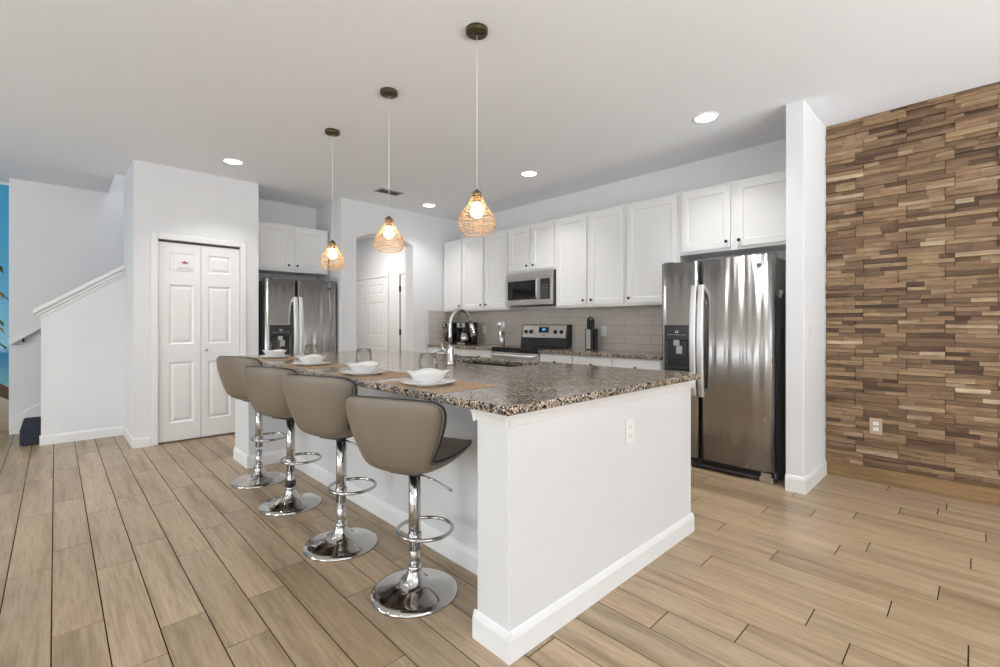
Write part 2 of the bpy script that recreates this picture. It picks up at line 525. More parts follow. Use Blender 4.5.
base_board('baseboard_arch', [('x', 2.576, AL, AY0, -1), ('x', AR, 3.86, AY0, -1), ('y', 5.535, 5.72, AR, -1)])
base_board('baseboard_hall', [('y', 5.72, 6.0, 4.2, -1), ('y', 6.78, 7.05, 4.2, -1), ('x', 2.7, 4.18, 9.0, -1)])

# pantry bifold door (setting) and its casing
cs = MB()
for a, b, c, d in ((DX0 - .06, DX0, 0, DZ + .06), (DX1, DX1 + .06, 0, DZ + .06), (DX0, DX1, DZ, DZ + .06)):
    cs.box(a, b, PY - .018, PY - .0005, c, d)
    cs.box(a + (.0 if a >= DX0 else .0), b, PY - .0, PY + .0, c, d)
struct('trim_3', cs, TRIM, bev=.006)
door = bpy.data.objects.new('door_1', None); C.objects.link(door); door['kind'] = 'structure'; door.location = (DX0, PY + .03, 0)
lw = (DX1 - DX0 - .012) / 2
for i in (0, 1):
    x0 = .004 + i * (lw + .004); x1 = x0 + lw
    pa, pb = x0 + .085, x1 - .085
    if i == 0: pb = x1 - .06
    else: pa = x0 + .06
    m = MB().panelled(x0, x1, .018, DZ - .022, -.018, .017, [(pa, pb, .20, .815), (pa, pb, .995, 1.60), (pa, pb, 1.735, 1.925)], .010, .012, True)
    m.build('door_leaf', DOORM, door)
m = MB(); m.lathe([(.006, 0), (.006, .016), (.016, .022), (.017, .03), (.010, .036)], 16)
kn = m.build('door_knob', CHROME, door); kn.rotation_euler = (R(90), 0, 0); kn.location = (lw + .05, -.018, .93)
MB().box(.002, DX1 - DX0 - .002, -.012, .012, DZ - .019, DZ - .001).build('door_track', DGREY, door)

# hallway doors on the hall's right wall
def hall_door(name, y_left, y_right, leaves, hinge=False):
    """faces -X; y_left > y_right"""
    d = bpy.data.objects.new(name, None); C.objects.link(d); d['kind'] = 'structure'
    d.location = (4.2, y_left, 0); d.rotation_euler = (0, 0, R(FX))
    wd = y_left - y_right; n = leaves; lw = wd / n
    c = MB(); c.box(-.06, 0, -.03, -.0005, 0, 2.10); c.box(wd, wd + .06, -.03, -.0005, 0, 2.10); c.box(0, wd, -.03, -.0005, 2.04, 2.10)
    c.build('door_casing', TRIM, d, bev=.004)
    for i in range(n):
        a, b = i * lw + .004, (i + 1) * lw - .004
        if hinge: a += .03
        cols = [(a + .10, (a + b) / 2 - .04), ((a + b) / 2 + .04, b - .10)] if b - a > .55 else [(a + .09, b - .09)]
        ps = [(p, q, z0, z1) for p, q in cols for z0, z1 in ((.2, .82), (1.0, 1.6), (1.73, 1.92))]
        MB().panelled(a, b, .01, 2.03, -.022, -.001, ps, .009, .012, True).build('door_leaf', DOORM, d)
        if hinge:
            MB().box(a - .026, a - .006, -.012, -.001, .01, 2.03).build('door_gap', DGREY, d)  # dark strip standing in for the shade inside the open gap
            for zz in (.28, 1.07, 1.80):
                MB().box(a - .034, a + .006, -.036, -.012, zz - .05, zz + .05).build('hinge', BLACK, d)
    return d
hall_door('door_2', 8.55, 7.20, 2)
hall_door('door_3', 6.76, 6.02, 1, True)

# backsplash
bs = MB(); bs.box(4.488, 4.4995, 1.95, 5.53, .905, 1.40); bs.box(3.895, 4.488, 5.5235, 5.5345, .905, 1.40)
struct('wall_backsplash', bs, TILE)

# ================================================================== ISLAND
IX0, IX1, IY0 = 1.155, 2.645, 1.150
isl = thing('kitchen_island', 'long white kitchen island with tall baseboard under the granite top', 'kitchen island', (IX0, IY0, 0))
SLABZ = .878
def imb(): return MB()
IL = 3.45                                     # length of the base along Y
m = imb().box(0, IX1 - IX0, 0, .172, 0, SLABZ); m.build('end_panel', ISLW, isl, bev=.004)
m = imb().box(0, IX1 - IX0, 3.06, IL, 0, SLABZ); m.build('far_end_panel', ISLW, isl, bev=.004)
m = imb().box(.30, .42, .172, 3.06, 0, SLABZ); m.build('knee_wall', ISLW, isl)
m = imb().box(.4205, 1.49, .1725, 3.0595, .10, .69); m.box(1.47, 1.49, .1725, 3.0595, .69, SLABZ - .001); m.box(.4205, .45, .1725, 3.0595, .69, SLABZ - .001); m.box(.4205, 1.42, .1725, 3.0595, 0, .0995); m.build('cabinet_body', CAB, isl)
for i in range(5):
    mm = MB().panelled(0, .54, 0, .72, -.02, 0, [(.06, .48, .06, .66)])
    o = mm.build('cabinet_door', CAB, isl, bev=.002); o.rotation_euler = (0, 0, R(90)); o.location = (1.4905, .22 + i * .565, .12)
IBP = [(0, 0), (.013, 0), (.013, .078), (.009, .092), (.005, .102), (0, .106)]
m = MB()
XW = IX1 - IX0
def run(mb, ax, a, b, at, sg, prof, z0=0):
    e = .0007 if ax == 'y' else 0
    mb.prism([(at + sg * (p[0] - e), z0 + p[1]) for p in prof], ax, a + e, b)
run(m, 'x', -.013, XW + .013, -.0005, -1, IBP); run(m, 'y', -.013, .185, -.0005, -1, IBP); run(m, 'y', -.013, .185, XW + .0005, 1, IBP)
run(m, 'y', .172, 3.06, .2995, -1, IBP); run(m, 'y', 3.047, IL, -.0005, -1, IBP); run(m, 'x', -.013, .2995, 3.0595, -1, IBP); run(m, 'x', -.013, .2995, .1725, 1, IBP)
m.build('baseboard', TRIM, isl)
CRP = [(0, 0), (.004, .002), (.006, .012), (.012, .028), (.017, .033), (.017, .050), (0, .050)]
m = MB()
run(m, 'x', -.017, XW + .017, -.0005, -1, CRP, SLABZ - .0505); run(m, 'y', -.017, .19, -.0005, -1, CRP, SLABZ - .0505); run(m, 'x', -.017, .28, .1725, 1, CRP, SLABZ - .0505)
run(m, 'y', -.017, .19, XW + .0005, 1, CRP, SLABZ - .0505)
m.build('crown_moulding', TRIM, isl)

# countertop with sink cut-out
TOP = .912
SKX0, SKX1, SKY0, SKY1 = 2.17, 2.55, 2.16, 2.94
cx0, cx1, cy0, cy1 = 1.103, 2.678, 1.105, 4.66
sl_ = MB()
xs = [cx0, SKX0, SKX1, cx1]; ys = [cy0, SKY0, SKY1, cy1]
for i in range(3):
    for j in range(3):
        if i == 1 and j == 1: continue
        for zz, flip in ((TOP, False), (SLABZ + .0005, True)):
            q = [(xs[i], ys[j], zz), (xs[i + 1], ys[j], zz), (xs[i + 1], ys[j + 1], zz), (xs[i], ys[j + 1], zz)]
            sl_.add(q, [(3, 2, 1, 0) if flip else (0, 1, 2, 3)])
def rim(a, b, z0=SLABZ + .0005, z1=TOP):
    sl_.add([(*a, z0), (*b, z0), (*b, z1), (*a, z1)], [(0, 1, 2, 3)])
for i in range(3):
    rim((xs[i], cy0), (xs[i + 1], cy0)); rim((xs[i + 1], cy1), (xs[i], cy1))
    rim((cx1, ys[i]), (cx1, ys[i + 1])); rim((cx0, ys[i + 1]), (cx0, ys[i]))
rim((SKX0, SKY0), (SKX0, SKY1)); rim((SKX1, SKY1), (SKX1, SKY0)); rim((SKX1, SKY0), (SKX0, SKY0)); rim((SKX0, SKY1), (SKX1, SKY1))
o = sl_.build('island_countertop', GRANITE)
wm = o.modifiers.new('weld', 'WELD'); wm.merge_threshold = .0005
b = o.modifiers.new('bevel', 'BEVEL'); b.width = .008; b.segments = 3; b.limit_method = 'ANGLE'; b.angle_limit = R(40)
tag(o, 'speckled brown and black granite slab topping the white island', 'countertop')
sk = thing('sink', 'undermount kitchen sink set into the island granite behind the faucet', 'sink', ((SKX0 + SKX1) / 2, (SKY0 + SKY1) / 2, .70))
sw, sd = (SKX1 - SKX0) / 2 + .006, (SKY1 - SKY0) / 2 + .006
m = MB(); m.box(-sw, sw, -sd, sd, 0, .004)
for a, b_, c, d in ((-sw, -sw + .004, -sd, sd), (sw - .004, sw, -sd, sd), (-sw, sw, -sd, -sd + .004), (-sw, sw, sd - .004, sd)): m.box(a, b_, c, d, 0, .1765)
m.build('basin', simple('sink_dark', (.035, .034, .033), .5), sk)
MB().lathe([(.045, .0045), (.045, .008), (.03, .006)], 24).build('drain', CHROME, sk)

# faucet
fa = thing('faucet', 'tall chrome gooseneck kitchen faucet with pull-down spray head', 'faucet', (1.98, 2.55, TOP))
MB().lathe([(.030, 0), (.030, .008), (.025, .014), (.025, .10), (.019, .125), (.0165, .135)], 24).build('body', CHROME, fa)
pts = [(0, 0, .12), (0, 0, .20), (0, 0, .26)]
for i in range(1, 15):
    a = R(180 - i * 11.4); pts.append((.092 + .092 * math.cos(a), 0, .285 + .10 * math.sin(a)))
e = pts[-1]
pts += [(e[0] + .010, 0, e[2] - .03)]
MB().tube(pts, .0125, 14).build('spout', CHROME, fa)
e = pts[-1]
MB().tube([e, (e[0] + .010, 0, e[2] - .03), (e[0] + .022, 0, e[2] - .085), (e[0] + .024, 0, e[2] - .095)], [.014, .016, .021, .019], 16).build('spray_head', CHROME, fa)
m = MB().cyl((0, .02, .075), (0, .05, .078), .013); m.tube([(0, .045, .078), (-.01, .07, .11), (-.015, .082, .15)], [.007, .006, .006], 10); m.build('handle', CHROME, fa)
sp = thing('soap_dispenser', 'small chrome soap pump standing beside the tall faucet', 'soap dispenser', (2.0, 2.76, TOP))
MB().lathe([(.022, 0), (.022, .006), (.012, .012), (.010, .045), (.014, .05), (.014, .065)], 18).build('collar', CHROME, sp)
MB().tube([(0, 0, .06), (0, 0, .085), (.02, 0, .092), (.075, 0, .082)], [.007, .007, .006, .005], 10).build('pump_spout', CHROME, sp)

# outlet plates and switches
def wall_plate(name, label, cat, loc, rz, w=.072, h=.116, kind='outlet', mat=PLATEM, group=None):
    t = thing(name, label, cat, loc, rz, group)
    MB().box(-w / 2, w / 2, -.006, 0, -h / 2, h / 2).build('cover_plate', mat, t, bev=.002)
    if kind == 'outlet':
        for s in (-1, 1):
            m = MB().box(-.016, .016, -.0085, -.0061, s * .021 - .014, s * .021 + .014)
            r = m.build('receptacle', PLATEM, t, bev=.001)
            q = MB(); q.box(-.0075, -.0055, -.0091, -.0086, s * .021 - .003, s * .021 + .006); q.box(.0055, .0075, -.0091, -.0086, s * .021 - .003, s * .021 + .006); q.box(-.002, .002, -.0091, -.0086, s * .021 - .010, s * .021 - .006)
            q.build('slot', DGREY, r)
    elif kind == 'switch':
        MB().box(-.016, .016, -.010, -.0061, -.033, .033).build('rocker', PLATEM, t, bev=.002)
    return t
wall_plate('wall_outlet', 'white electrical outlet on the end panel of the island', 'outlet', (1.962, 1.1495, .687), 0)
wall_plate('wall_outlet', 'beige framed electrical outlet low on the stacked wood wall', 'outlet', (4.4385, .530, .43), FX, .076, .122, 'outlet', simple('beige_plate', (.50, .36, .25), .5))
wall_plate('wall_outlet', 'white outlet on the tile backsplash beside the knife block', 'outlet', (4.4878, 2.95, 1.12), FX)
wall_plate('wall_outlet', 'white outlet on the tile backsplash beside the coffee makers', 'outlet', (4.4878, 4.98, 1.13), FX)
wall_plate('light_switch', 'white light switch on the stub wall next to the wood wall', 'light switch', (3.96, .8478, 1.13), 0, kind='switch')
wall_plate('light_switch', 'white switch plate on the shaded side of the pantry closet', 'light switch', (.5448, 5.90, 1.60), FX, .08, .14, 'switch')
wall_plate('light_switch', 'white light switch on the wall between archway and backsplash', 'light switch', (3.80, 5.5348, 1.06), 0, kind='switch')

# ================================================================== BAR STOOLS
def catmull(P, n):
    out = []
    for i in range(len(P) - 1):
        p0, p1, p2, p3 = P[max(i - 1, 0)], P[i], P[i + 1], P[min(i + 2, len(P) - 1)]
        for k in range(n):
            t = k / n
            out.append(tuple(.5 * ((2 * b) + (-a + c) * t + (2 * a - 5 * b + 4 * c - d) * t * t + (-a + 3 * b - 3 * c + d) * t ** 3) for a, b, c, d in zip(p0, p1, p2, p3)))
    out.append(tuple(P[-1])); return out
# x, z, half width, edge lift x, edge lift z, thickness
PATH = [(.235, .634, .125, 0, .004, .020), (.215, .637, .168, .0, .010, .034), (.155, .625, .196, 0, .022, .042), (.07, .607, .205, 0, .034, .044), (-.03, .594, .198, .002, .040, .044),
        (-.110, .594, .178, .006, .038, .044), (-.158, .620, .174, .028, .024, .044), (-.182, .672, .192, .046, .008, .044), (-.200, .740, .220, .058, .0, .042),
        (-.214, .815, .243, .066, .0, .040), (-.222, .865, .244, .066, -.004, .036), (-.225, .892, .226, .056, -.006, .028), (-.226, .903, .196, .042, -.006, .018)]
def make_stool():
    root = thing('bar_stool', '', 'bar stool', group='taupe swivel bar stools along the island')
    S = catmull(PATH, 4)
    NV = 24
    inner, outer = [], []
    for i, s in enumerate(S):
        a = S[max(i - 1, 0)]; b = S[min(i + 1, len(S) - 1)]
        tx, tz = b[0] - a[0], b[1] - a[1]; L_ = math.hypot(tx, tz); nx, nz = -tz / L_, tx / L_   # towards the sitter
        if nx < 0 and nz < 0: nx, nz = -nx, -nz
        nx, nz = (tz / L_, -tx / L_)
        ri, ro = [], []
        for k in range(NV + 1):
            v = -1 + 2 * k / NV
            e = abs(v) ** 2.1
            x = s[0] + s[3] * e; z_ = s[1] + s[4] * e; y = s[2] * math.sin(v * math.pi / 2 * .92) / math.sin(math.pi / 2 * .92)
            th = s[5] * (1 - .72 * abs(v) ** 3) / 2
            ri.append((x + nx * th, y * (1 - .0), z_ + nz * th)); ro.append((x - nx * th, y * (1 - .035 * abs(v) ** 3), z_ - nz * th))
        inner.append(ri); outer.append(ro)
    m = MB(); m.grid(inner); m.grid([list(reversed(r)) for r in outer])
    def strip(A, B): m.grid([A, B])
    strip([r[0] for r in outer], [r[0] for r in inner]); strip([r[-1] for r in inner], [r[-1] for r in outer])
    strip(inner[0], outer[0]); strip(outer[-1], inner[-1])
    o = m.build('seat_shell', LEATHER, root)
    wmod = o.modifiers.new('weld', 'WELD'); wmod.merge_threshold = .0004
    sb = o.modifiers.new('sub', 'SUBSURF'); sb.levels = 1; sb.render_levels = 1
    loop = [r[-1] for r in inner] + list(reversed(inner[-1][1:-1])) + [r[0] for r in reversed(inner)] + inner[0][1:-1]
    MB().tube(loop, .0052, 8, True).build('piping', PIPING, root)
    MB().box(-.085, .085, -.07, .07, .556, .568).lathe([(.035, .545), (.035, .5555)], 24).build('seat_mount', DGREY, root, bev=.002)
    MB().lathe([(.0265, .20), (.0265, .552)], 28).build('sleeve', CHROME, root)
    MB().lathe([(.0225, .075), (.0225, .235)], 28).build('column', CHROME, root)
    MB().lathe([(.192, 0), (.193, .006), (.188, .013), (.165, .020), (.125, .028), (.085, .038), (.058, .052), (.042, .072), (.034, .092), (.031, .105)], 56).build('base', CHROME, root)
    MB().lathe([(.0315, .1055), (.0315, .118), (.0235, .123)], 28).build('collar', CHROME, root)
    pts = []
    for i in range(48):
        a = 2 * math.pi * i / 48
        pts.append((.085 + .125 * math.cos(a), .125 * math.sin(a), .258))
    m = MB().tube(pts, .0085, 10, True); m.lathe([(.031, .244), (.031, .274)], 24); m.build('footrest', CHROME, root)
    MB().tube([(-.01, -.03, .542), (-.0, -.10, .522), (.01, -.165, .492), (.012, -.185, .484)], [.0045, .0045, .0045, .006], 8).build('height_lever', CHROME, root)
    return root
LB = ['closest bar stool to the camera, taupe leather, its height lever and seat edge showing',
      'third bar stool from the pantry door, taupe back partly behind the nearest stool',
      'second bar stool from the pantry door, taupe back, short black collar at its column foot',
      'farthest bar stool, taupe back standing in front of the white pantry door']
stool = make_stool()
place = [((1.155, 1.745, 0), 22, -.010), ((1.118, 2.400, 0), 20, .032), ((1.125, 3.166, 0), 20, .024), ((1.125, 3.824, 0), 18, .056)]
for i, (lc, rz, dz) in enumerate(place):
    o = stool if i == 0 else copy_tree(stool)
    o.location = lc; o.rotation_euler = (0, 0, R(rz)); o['label'] = LB[i]
    for ch in o.children:
        if ch.name.split('.')[0] in ('seat_shell', 'piping', 'seat_mount', 'height_lever', 'sleeve', 'footrest'): ch.location = (0, 0, dz)
    if i == 2:
        MB().lathe([(.0335, .1235), (.0335, .160), (.024, .163)], 24).build('black_collar', BLACK, o, label='black collar at the foot of the column')

# ================================================================== PLACE SETTINGS
mb_ = MB().box(-.165, .165, -.235, .235, 0, .0025)
pm = mb_.build('placemat', MATM, bev=.001)
def rsq(s, corner, n=48, p=3.6):
    out = []
    for i in range(n):
        a = 2 * math.pi * i / n + math.pi / 4
        c_, s_ = math.cos(a), math.sin(a)
        k_ = (abs(c_) ** p + abs(s_) ** p) ** (-1 / p)
        out.append((s * k_ * c_, s * k_ * s_))
    return out
def lofted(levels, cap0=True, cap1=True, mi=0):
    n = len(levels[0]); vs = [p for l in levels for p in l]; fs = []
    for i in range(len(levels) - 1):
        for k in range(n):
            k2 = (k + 1) % n
            fs.append((i * n + k, i * n + k2, (i + 1) * n + k2, (i + 1) * n + k))
    if cap0: fs.append(tuple(range(n - 1, -1, -1)))
    if cap1: fs.append(tuple(range((len(levels) - 1) * n, len(levels) * n)))
    return vs, fs
def lev(s, z, wave=0, p=3.6):
    out = []
    for (x, y) in rsq(s, 0, 64, p):
        a = math.atan2(y, x)
        d = wave * (abs(math.sin(2 * a)) ** 1.5) - wave * .45 * abs(math.cos(2 * a)) ** 6
        k_ = 1 + d * 2.2
        out.append((x * k_, y * k_, z + d))
    return out
v_, f_ = lofted([lev(.075, 0), lev(.078, .004), lev(.096, .011, .0), lev(.109, .016, .003), lev(.109, .0185, .003), lev(.095, .0145), lev(.078, .0085), lev(.05, .008)])
pl = MB().add(v_, f_, 0, True).build('dinner_plate', CERAM)
v_, f_ = lofted([lev(.042, 0, 0, 2.4), lev(.047, .003, 0, 2.4), lev(.063, .020, .001, 2.5), lev(.078, .042, .004, 2.9), lev(.088, .053, .0055, 3.), lev(.087, .0545, .0055, 3.), lev(.075, .043, .0035, 2.9), lev(.059, .022, .001, 2.5), lev(.042, .009, 0, 2.4)])
bo = MB().add(v_, f_, 0, True).build('serving_bowl', CERAM)
gl = MB().lathe([(.029, 0), (.031, .002), (.042, .03), (.048, .065), (.047, .10), (.042, .132), (.0407, .132), (.0455, .10), (.0465, .065), (.0405, .03), (.028, .006)], 32)
gl = gl.build('drinking_glass', GLASS)
nm = ['nearest the camera', 'second from the camera', 'third from the camera', 'farthest from the camera']
sets = [(1.235, 1.755), (1.235, 2.37), (1.265, 3.17), (1.315, 4.06)]
for i, (x, y) in enumerate(sets):
    def put(src, loc, rz=0):
        o = src if i == 0 else src.copy()
        if i: C.objects.link(o)
        o.location = loc; o.rotation_euler = (0, 0, R(rz)); return o
    rz = (4, -6, 8, -3)[i]
    tag(put(pm, (1.285 if i < 3 else 1.31, y, TOP)), 'tan woven placemat under the plate setting ' + nm[i], 'placemat', 'placemats on the island')
    tag(put(pl, (x, y, TOP + .0026), rz), 'white rounded square dinner plate of the setting ' + nm[i], 'plate', 'plates on the island')
    tag(put(bo, (x, y, TOP + .0108), rz + 5), 'white wavy square bowl on the plate ' + nm[i], 'bowl', 'bowls on the island')
    tag(put(gl, (x + .235 * x / math.hypot(x, y), y + .235 * y / math.hypot(x, y), TOP + .0027)), 'clear stemless glass behind the bowl ' + nm[i], 'glass', 'glasses on the island')

# ================================================================== PENDANTS
def make_pendant():
    root = thing('pendant_light', '', 'pendant light', group='woven pendants over the island')   # origin at the ceiling
    m = MB().lathe([(.057, -.024), (.059, -.021), (.059, -.0005)], 40); m.lathe([(.009, -.034), (.009, -.0245)], 16)
    c = m.build('canopy', BRONZE, root, bev=.0)
    for s in (-1, 1):
        q = MB().lathe([(.007, -.030), (.007, -.0245)], 12); o = q.build('canopy_screw', KNOBM, c); o.location = (s * .034 * .72, -s * .034 * .69, 0)
    zt = -.868
    MB().cyl((0, 0, -.034), (0, 0, zt), .0021, 8).build('cord', CORD, root)
    MB().lathe([(.006, zt + .004), (.008, zt), (.023, zt - .010), (.026, zt - .018), (.026, zt - .034), (.020, zt - .036), (.020, zt - .064)], 24).build('socket', BRONZE, root)
    # pear-shaped rattan cage
    prof = [(.027, 0), (.028, .02), (.034, .045), (.047, .075), (.066, .105), (.085, .135), (.097, .165), (.101, .19), (.098, .215), (.088, .238), (.074, .252), (.066, .256)]
    prof = [(r_ * 1.0, z_ * .87) for r_, z_ in prof]
    dense = catmull(prof, 6)
    m = MB(); rng = random.Random(3)
    nr = 16
    for j in range(nr):
        s = .014 + (.221 - .014) * (j / (nr - 1)) ** .92
        q = min(dense, key=lambda p: abs(p[1] - s)); r = q[0]
        ph = rng.uniform(0, 6.28); am = rng.uniform(.001, .003); tl = rng.uniform(-.004, .004); t2 = rng.uniform(0, 6.28)
        pts = [((r + am * .5 * math.sin(3 * a + ph)) * math.cos(a), (r + am * .5 * math.sin(3 * a + ph)) * math.sin(a), zt - .012 - s + tl * math.sin(a + t2) + am * math.sin(4 * a + ph)) for a in [2 * math.pi * i / 36 for i in range(36)]]
        m.tube(pts, .0018, 6, True)
    for i in range(10):
        a = 2 * math.pi * i / 10
        m.tube([(p[0] * .985 * math.cos(a), p[0] * .985 * math.sin(a), zt - .012 - p[1]) for p in dense[::3]], .0017, 6)
    m.build('shade', RATTAN, root)
    b = MB().lathe([(.010, zt - .0645), (.014, zt - .070), (.027, zt - .090), (.034, zt - .112), (.030, zt - .132), (.016, zt - .146), (.003, zt - .150)], 24)
    b.build('bulb', BULB, root)
    return root
LP = ['nearest pendant light, woven rattan shade hung from the longest drop in the picture', 'middle pendant light of the row, rattan shade before the archway', 'farthest pendant light, rattan shade hanging before the far refrigerator cabinet']
pd = make_pendant()
for i, (x, y, dz) in enumerate(((1.638, 1.876, 0), (1.640, 2.79, .012), (1.641, 3.683, -.034))):
    o = pd if i == 0 else copy_tree(pd)
    o.location = (x, y, CEIL); o['label'] = LP[i]
    if i:
        for ch in o.children:
            if ch.name.startswith(('shade', 'bulb', 'socket')): ch.location = (0, 0, dz)
            if ch.name.startswith('cord'):
                ch.data = ch.data.copy()
                for vv in ch.data.vertices:
                    if vv.co.z < -.5: vv.co.z += dz

# recessed lights
def recessed(loc, label, power=5.0, spread=105):
    t = thing('recessed_light', label, 'ceiling light', loc, 0, 'recessed ceiling lights')
    MB().lathe([(.094, 0), (.092, -.006), (.078, -.008), (.076, -.003), (.076, 0)], 40, cap=False).build('trim_ring', PLATEM, t)
    MB().lathe([(.0755, -.0015), (.0755, -.004)], 40).build('lens', LENS, t)
    a = area('recessed_lamp', (0, 0, -.012), (0, 0, 0), .15, .15, power, (1.0, .98, .955), 'DISK', spread); a.parent = t
    return t
for loc, lb in (((3.595, 1.449, CEIL), 'round recessed ceiling light in front of the near refrigerator'), ((3.59, 3.28, CEIL), 'round recessed ceiling light in front of the microwave'),
                ((3.58, 5.07, CEIL), 'small round recessed ceiling light close to the archway wall'), ((1.25, 5.04, CEIL), 'round recessed ceiling light in front of the pantry door')):
    recessed(loc, lb)
for x, y in ((-.9, -.9), (1.3, -.9), (3.3, -.9), (-.9, -2.9), (1.3, -2.9), (3.3, -2.9)):  # recessed lights added behind the camera to brighten the floor
        recessed((x, y, CEIL), 'round recessed ceiling light behind the viewpoint, seen only from further back')
for y, e_ in ((1.1, 2), (2.9, 7), (4.6, 12)):  # unseen recessed lights added to brighten the pantry door and left floor
    recessed((-1.1, y, CEIL), 'round recessed ceiling light in the open area left of the picture', e_, 150)
ht = thing('hall_light', 'round flush ceiling light in the hallway beyond the arch', 'ceiling light', (3.2, 7.0, CEIL))  # lamp added out of view to brighten the hall
MB().lathe([(.15, -.05), (.16, -.04), (.16, 0)], 32).build('diffuser', LENS, ht)
a = area('hall_lamp', (0, 0, -.06), (0, 0, 0), 0.3, 0.3, 20, (1, .97, .93), 'DISK'); a.parent = ht
# ceiling vent
vt = thing('ceiling_vent', 'grey slatted air vent in the ceiling near the archway', 'vent', (2.873, 4.89, CEIL))
m = MB(); m.box(-.15, .15, -.085, -.065, -.008, 0); m.box(-.15, .15, .065, .085, -.008, 0); m.box(-.15, -.135, -.065, .065, -.008, 0); m.box(.135, .15, -.065, .065, -.008, 0)
m.build('frame', simple('vent_grey', (.42, .42, .42), .5), vt)
m = MB().box(-.135, .135, -.065, .065, -.001, -.0002)
m.build('duct', simple('vent_dark', (.10, .10, .10), .8), vt)
for i in range(6):
    y = -.054 + i * .0215
    MB().prism([(y - .006, -.009), (y - .004, -.009), (y + .006, -.002), (y + .004, -.002)], 'x', -.134, .134).build('slat', simple('vent_slat', (.36, .36, .36), .5) if i == 0 else bpy.data.materials['vent_slat'], vt)

# ================================================================== CABINETS
def knob(parent, x, yf, z):
    m = MB().lathe([(.005, 0), (.005, .012), (.013, .016), (.0145, .022), (.011, .028)], 16)
    o = m.build('knob', KNOBM, parent); o.rotation_euler = (R(90), 0, 0); o.location = (x, yf, z); return o
def wall_cab(label, front, yl, yr, z0, z1, depth, doors, knobs, crown=False, rot=FX, xy=None, group='white wall cabinets', fr=.020, gap=.046):
    """doors facing local -Y; yl>yr are world y of the left and right side (when facing -X)"""
    wd = abs(yl - yr)
    loc = (front, (yl + yr) / 2, z0) if xy is None else (*xy, z0)
    t = thing('wall_cabinet', label, 'wall cabinet', loc, rot, group)
    h = z1 - z0
    MB().box(-wd / 2 + .0008, wd / 2 - .0008, 0, depth, 0, h).build('carcass', CAB, t, bev=.0015)
    dw = (wd - fr * 2 - (gap if doors == 2 else 0)) / doors
    for i in range(doors):
        a = -wd / 2 + fr + i * (dw + gap); b = a + dw
        d = MB().panelled(a, b, .025, h - .025, -.020, -.001, [(a + .055, b - .055, .025 + .055, h - .025 - .055)], .009, .006).build('door', CAB, t, bev=.002)
        sd = knobs[i]
        kx = b - .028 if sd == 'r' else a + .028
        knob(d, kx, -.020, .025 + .05)
    return t
FXC = 4.172; Zt, Zb = 2.415, 1.385
dp = 4.4995 - FXC
wall_cab('single tall white wall cabinet in the corner above the coffee makers', FXC, 5.525, 5.077, Zb, Zt, dp, 1, 'r')
wall_cab('double tall white wall cabinet left of the microwave', FXC, 5.077, 4.154, Zb, Zt, dp, 2, 'rl')
wall_cab('short double white wall cabinet directly above the microwave', FXC, 4.154, 3.388, 1.838, Zt, dp, 2, 'rl')
wall_cab('double tall white wall cabinet right of the microwave', FXC, 3.388, 2.478, Zb, Zt, dp, 2, 'rl')
wall_cab('single wide white wall cabinet left of the near refrigerator cabinet', FXC, 2.478, 1.918, Zb, Zt, dp, 1, 'l')
wall_cab('short double white wall cabinet above the near refrigerator', FXC - .01, 1.918, .966, 1.83, Zt, dp + .01, 2, 'rl', fr=.03)
wall_cab('short double white wall cabinet above the far refrigerator in the alcove', 0, 2.56, 1.657, 1.845, Zt, 6.299 - 5.88, 2, 'rl', rot=0, xy=((2.556 + 1.658) / 2, 5.88), fr=.03)
FBX = 3.895
def base_cab(label, yl, yr, two=False):
    wd = yl - yr
    t = thing('base_cabinet', label, 'base cabinet', (FBX, (yl + yr) / 2, 0), FX, 'white base cabinets')
    m = MB().box(-wd / 2 + .0008, wd / 2 - .0008, 0, 4.499 - FBX, .10, .876); m.box(-wd / 2 + .0008, wd / 2 - .0008, .07, 4.499 - FBX, 0, .0995)
    m.build('carcass', CAB, t)
    d = MB().panelled(-wd / 2 + .012, wd / 2 - .012, .715, .862, -.02, -.001, []).build('drawer', CAB, t, bev=.003); knob(d, 0, -.02, .79)
    d = MB().panelled(-wd / 2 + .012, wd / 2 - .012, .115, .70, -.02, -.001, [(-wd / 2 + .067, wd / 2 - .067, .17, .645)], .009, .006).build('door', CAB, t, bev=.002); knob(d, wd / 2 - .04, -.02, .65)
for a, b, lb in ((5.53, 5.07, 'white base cabinet in the corner below the coffee makers'), (5.07, 4.615, 'white base cabinet between the corner cabinet and the range side cabinet'), (4.615, 4.157, 'white base cabinet immediately left of the range'),
                 (3.387, 2.93, 'white base cabinet immediately right of the range'), (2.93, 2.45, 'white base cabinet below the backsplash right of the knife block'), (2.45, 1.95, 'white base cabinet immediately left of the near refrigerator')):
    base_cab(lb, a, b)
for a, b, lb in ((5.533, 4.1565, 'granite back counter left of the range, holding the coffee makers'), (3.3875, 1.945, 'granite back counter between range and refrigerator, holding the knife block')):
    o = MB().box(3.862, 4.4875, b, a if a < 5 else 5.523, .8765, .912).build('back_countertop', GRANITE, None, bev=.004); tag(o, lb, 'countertop')

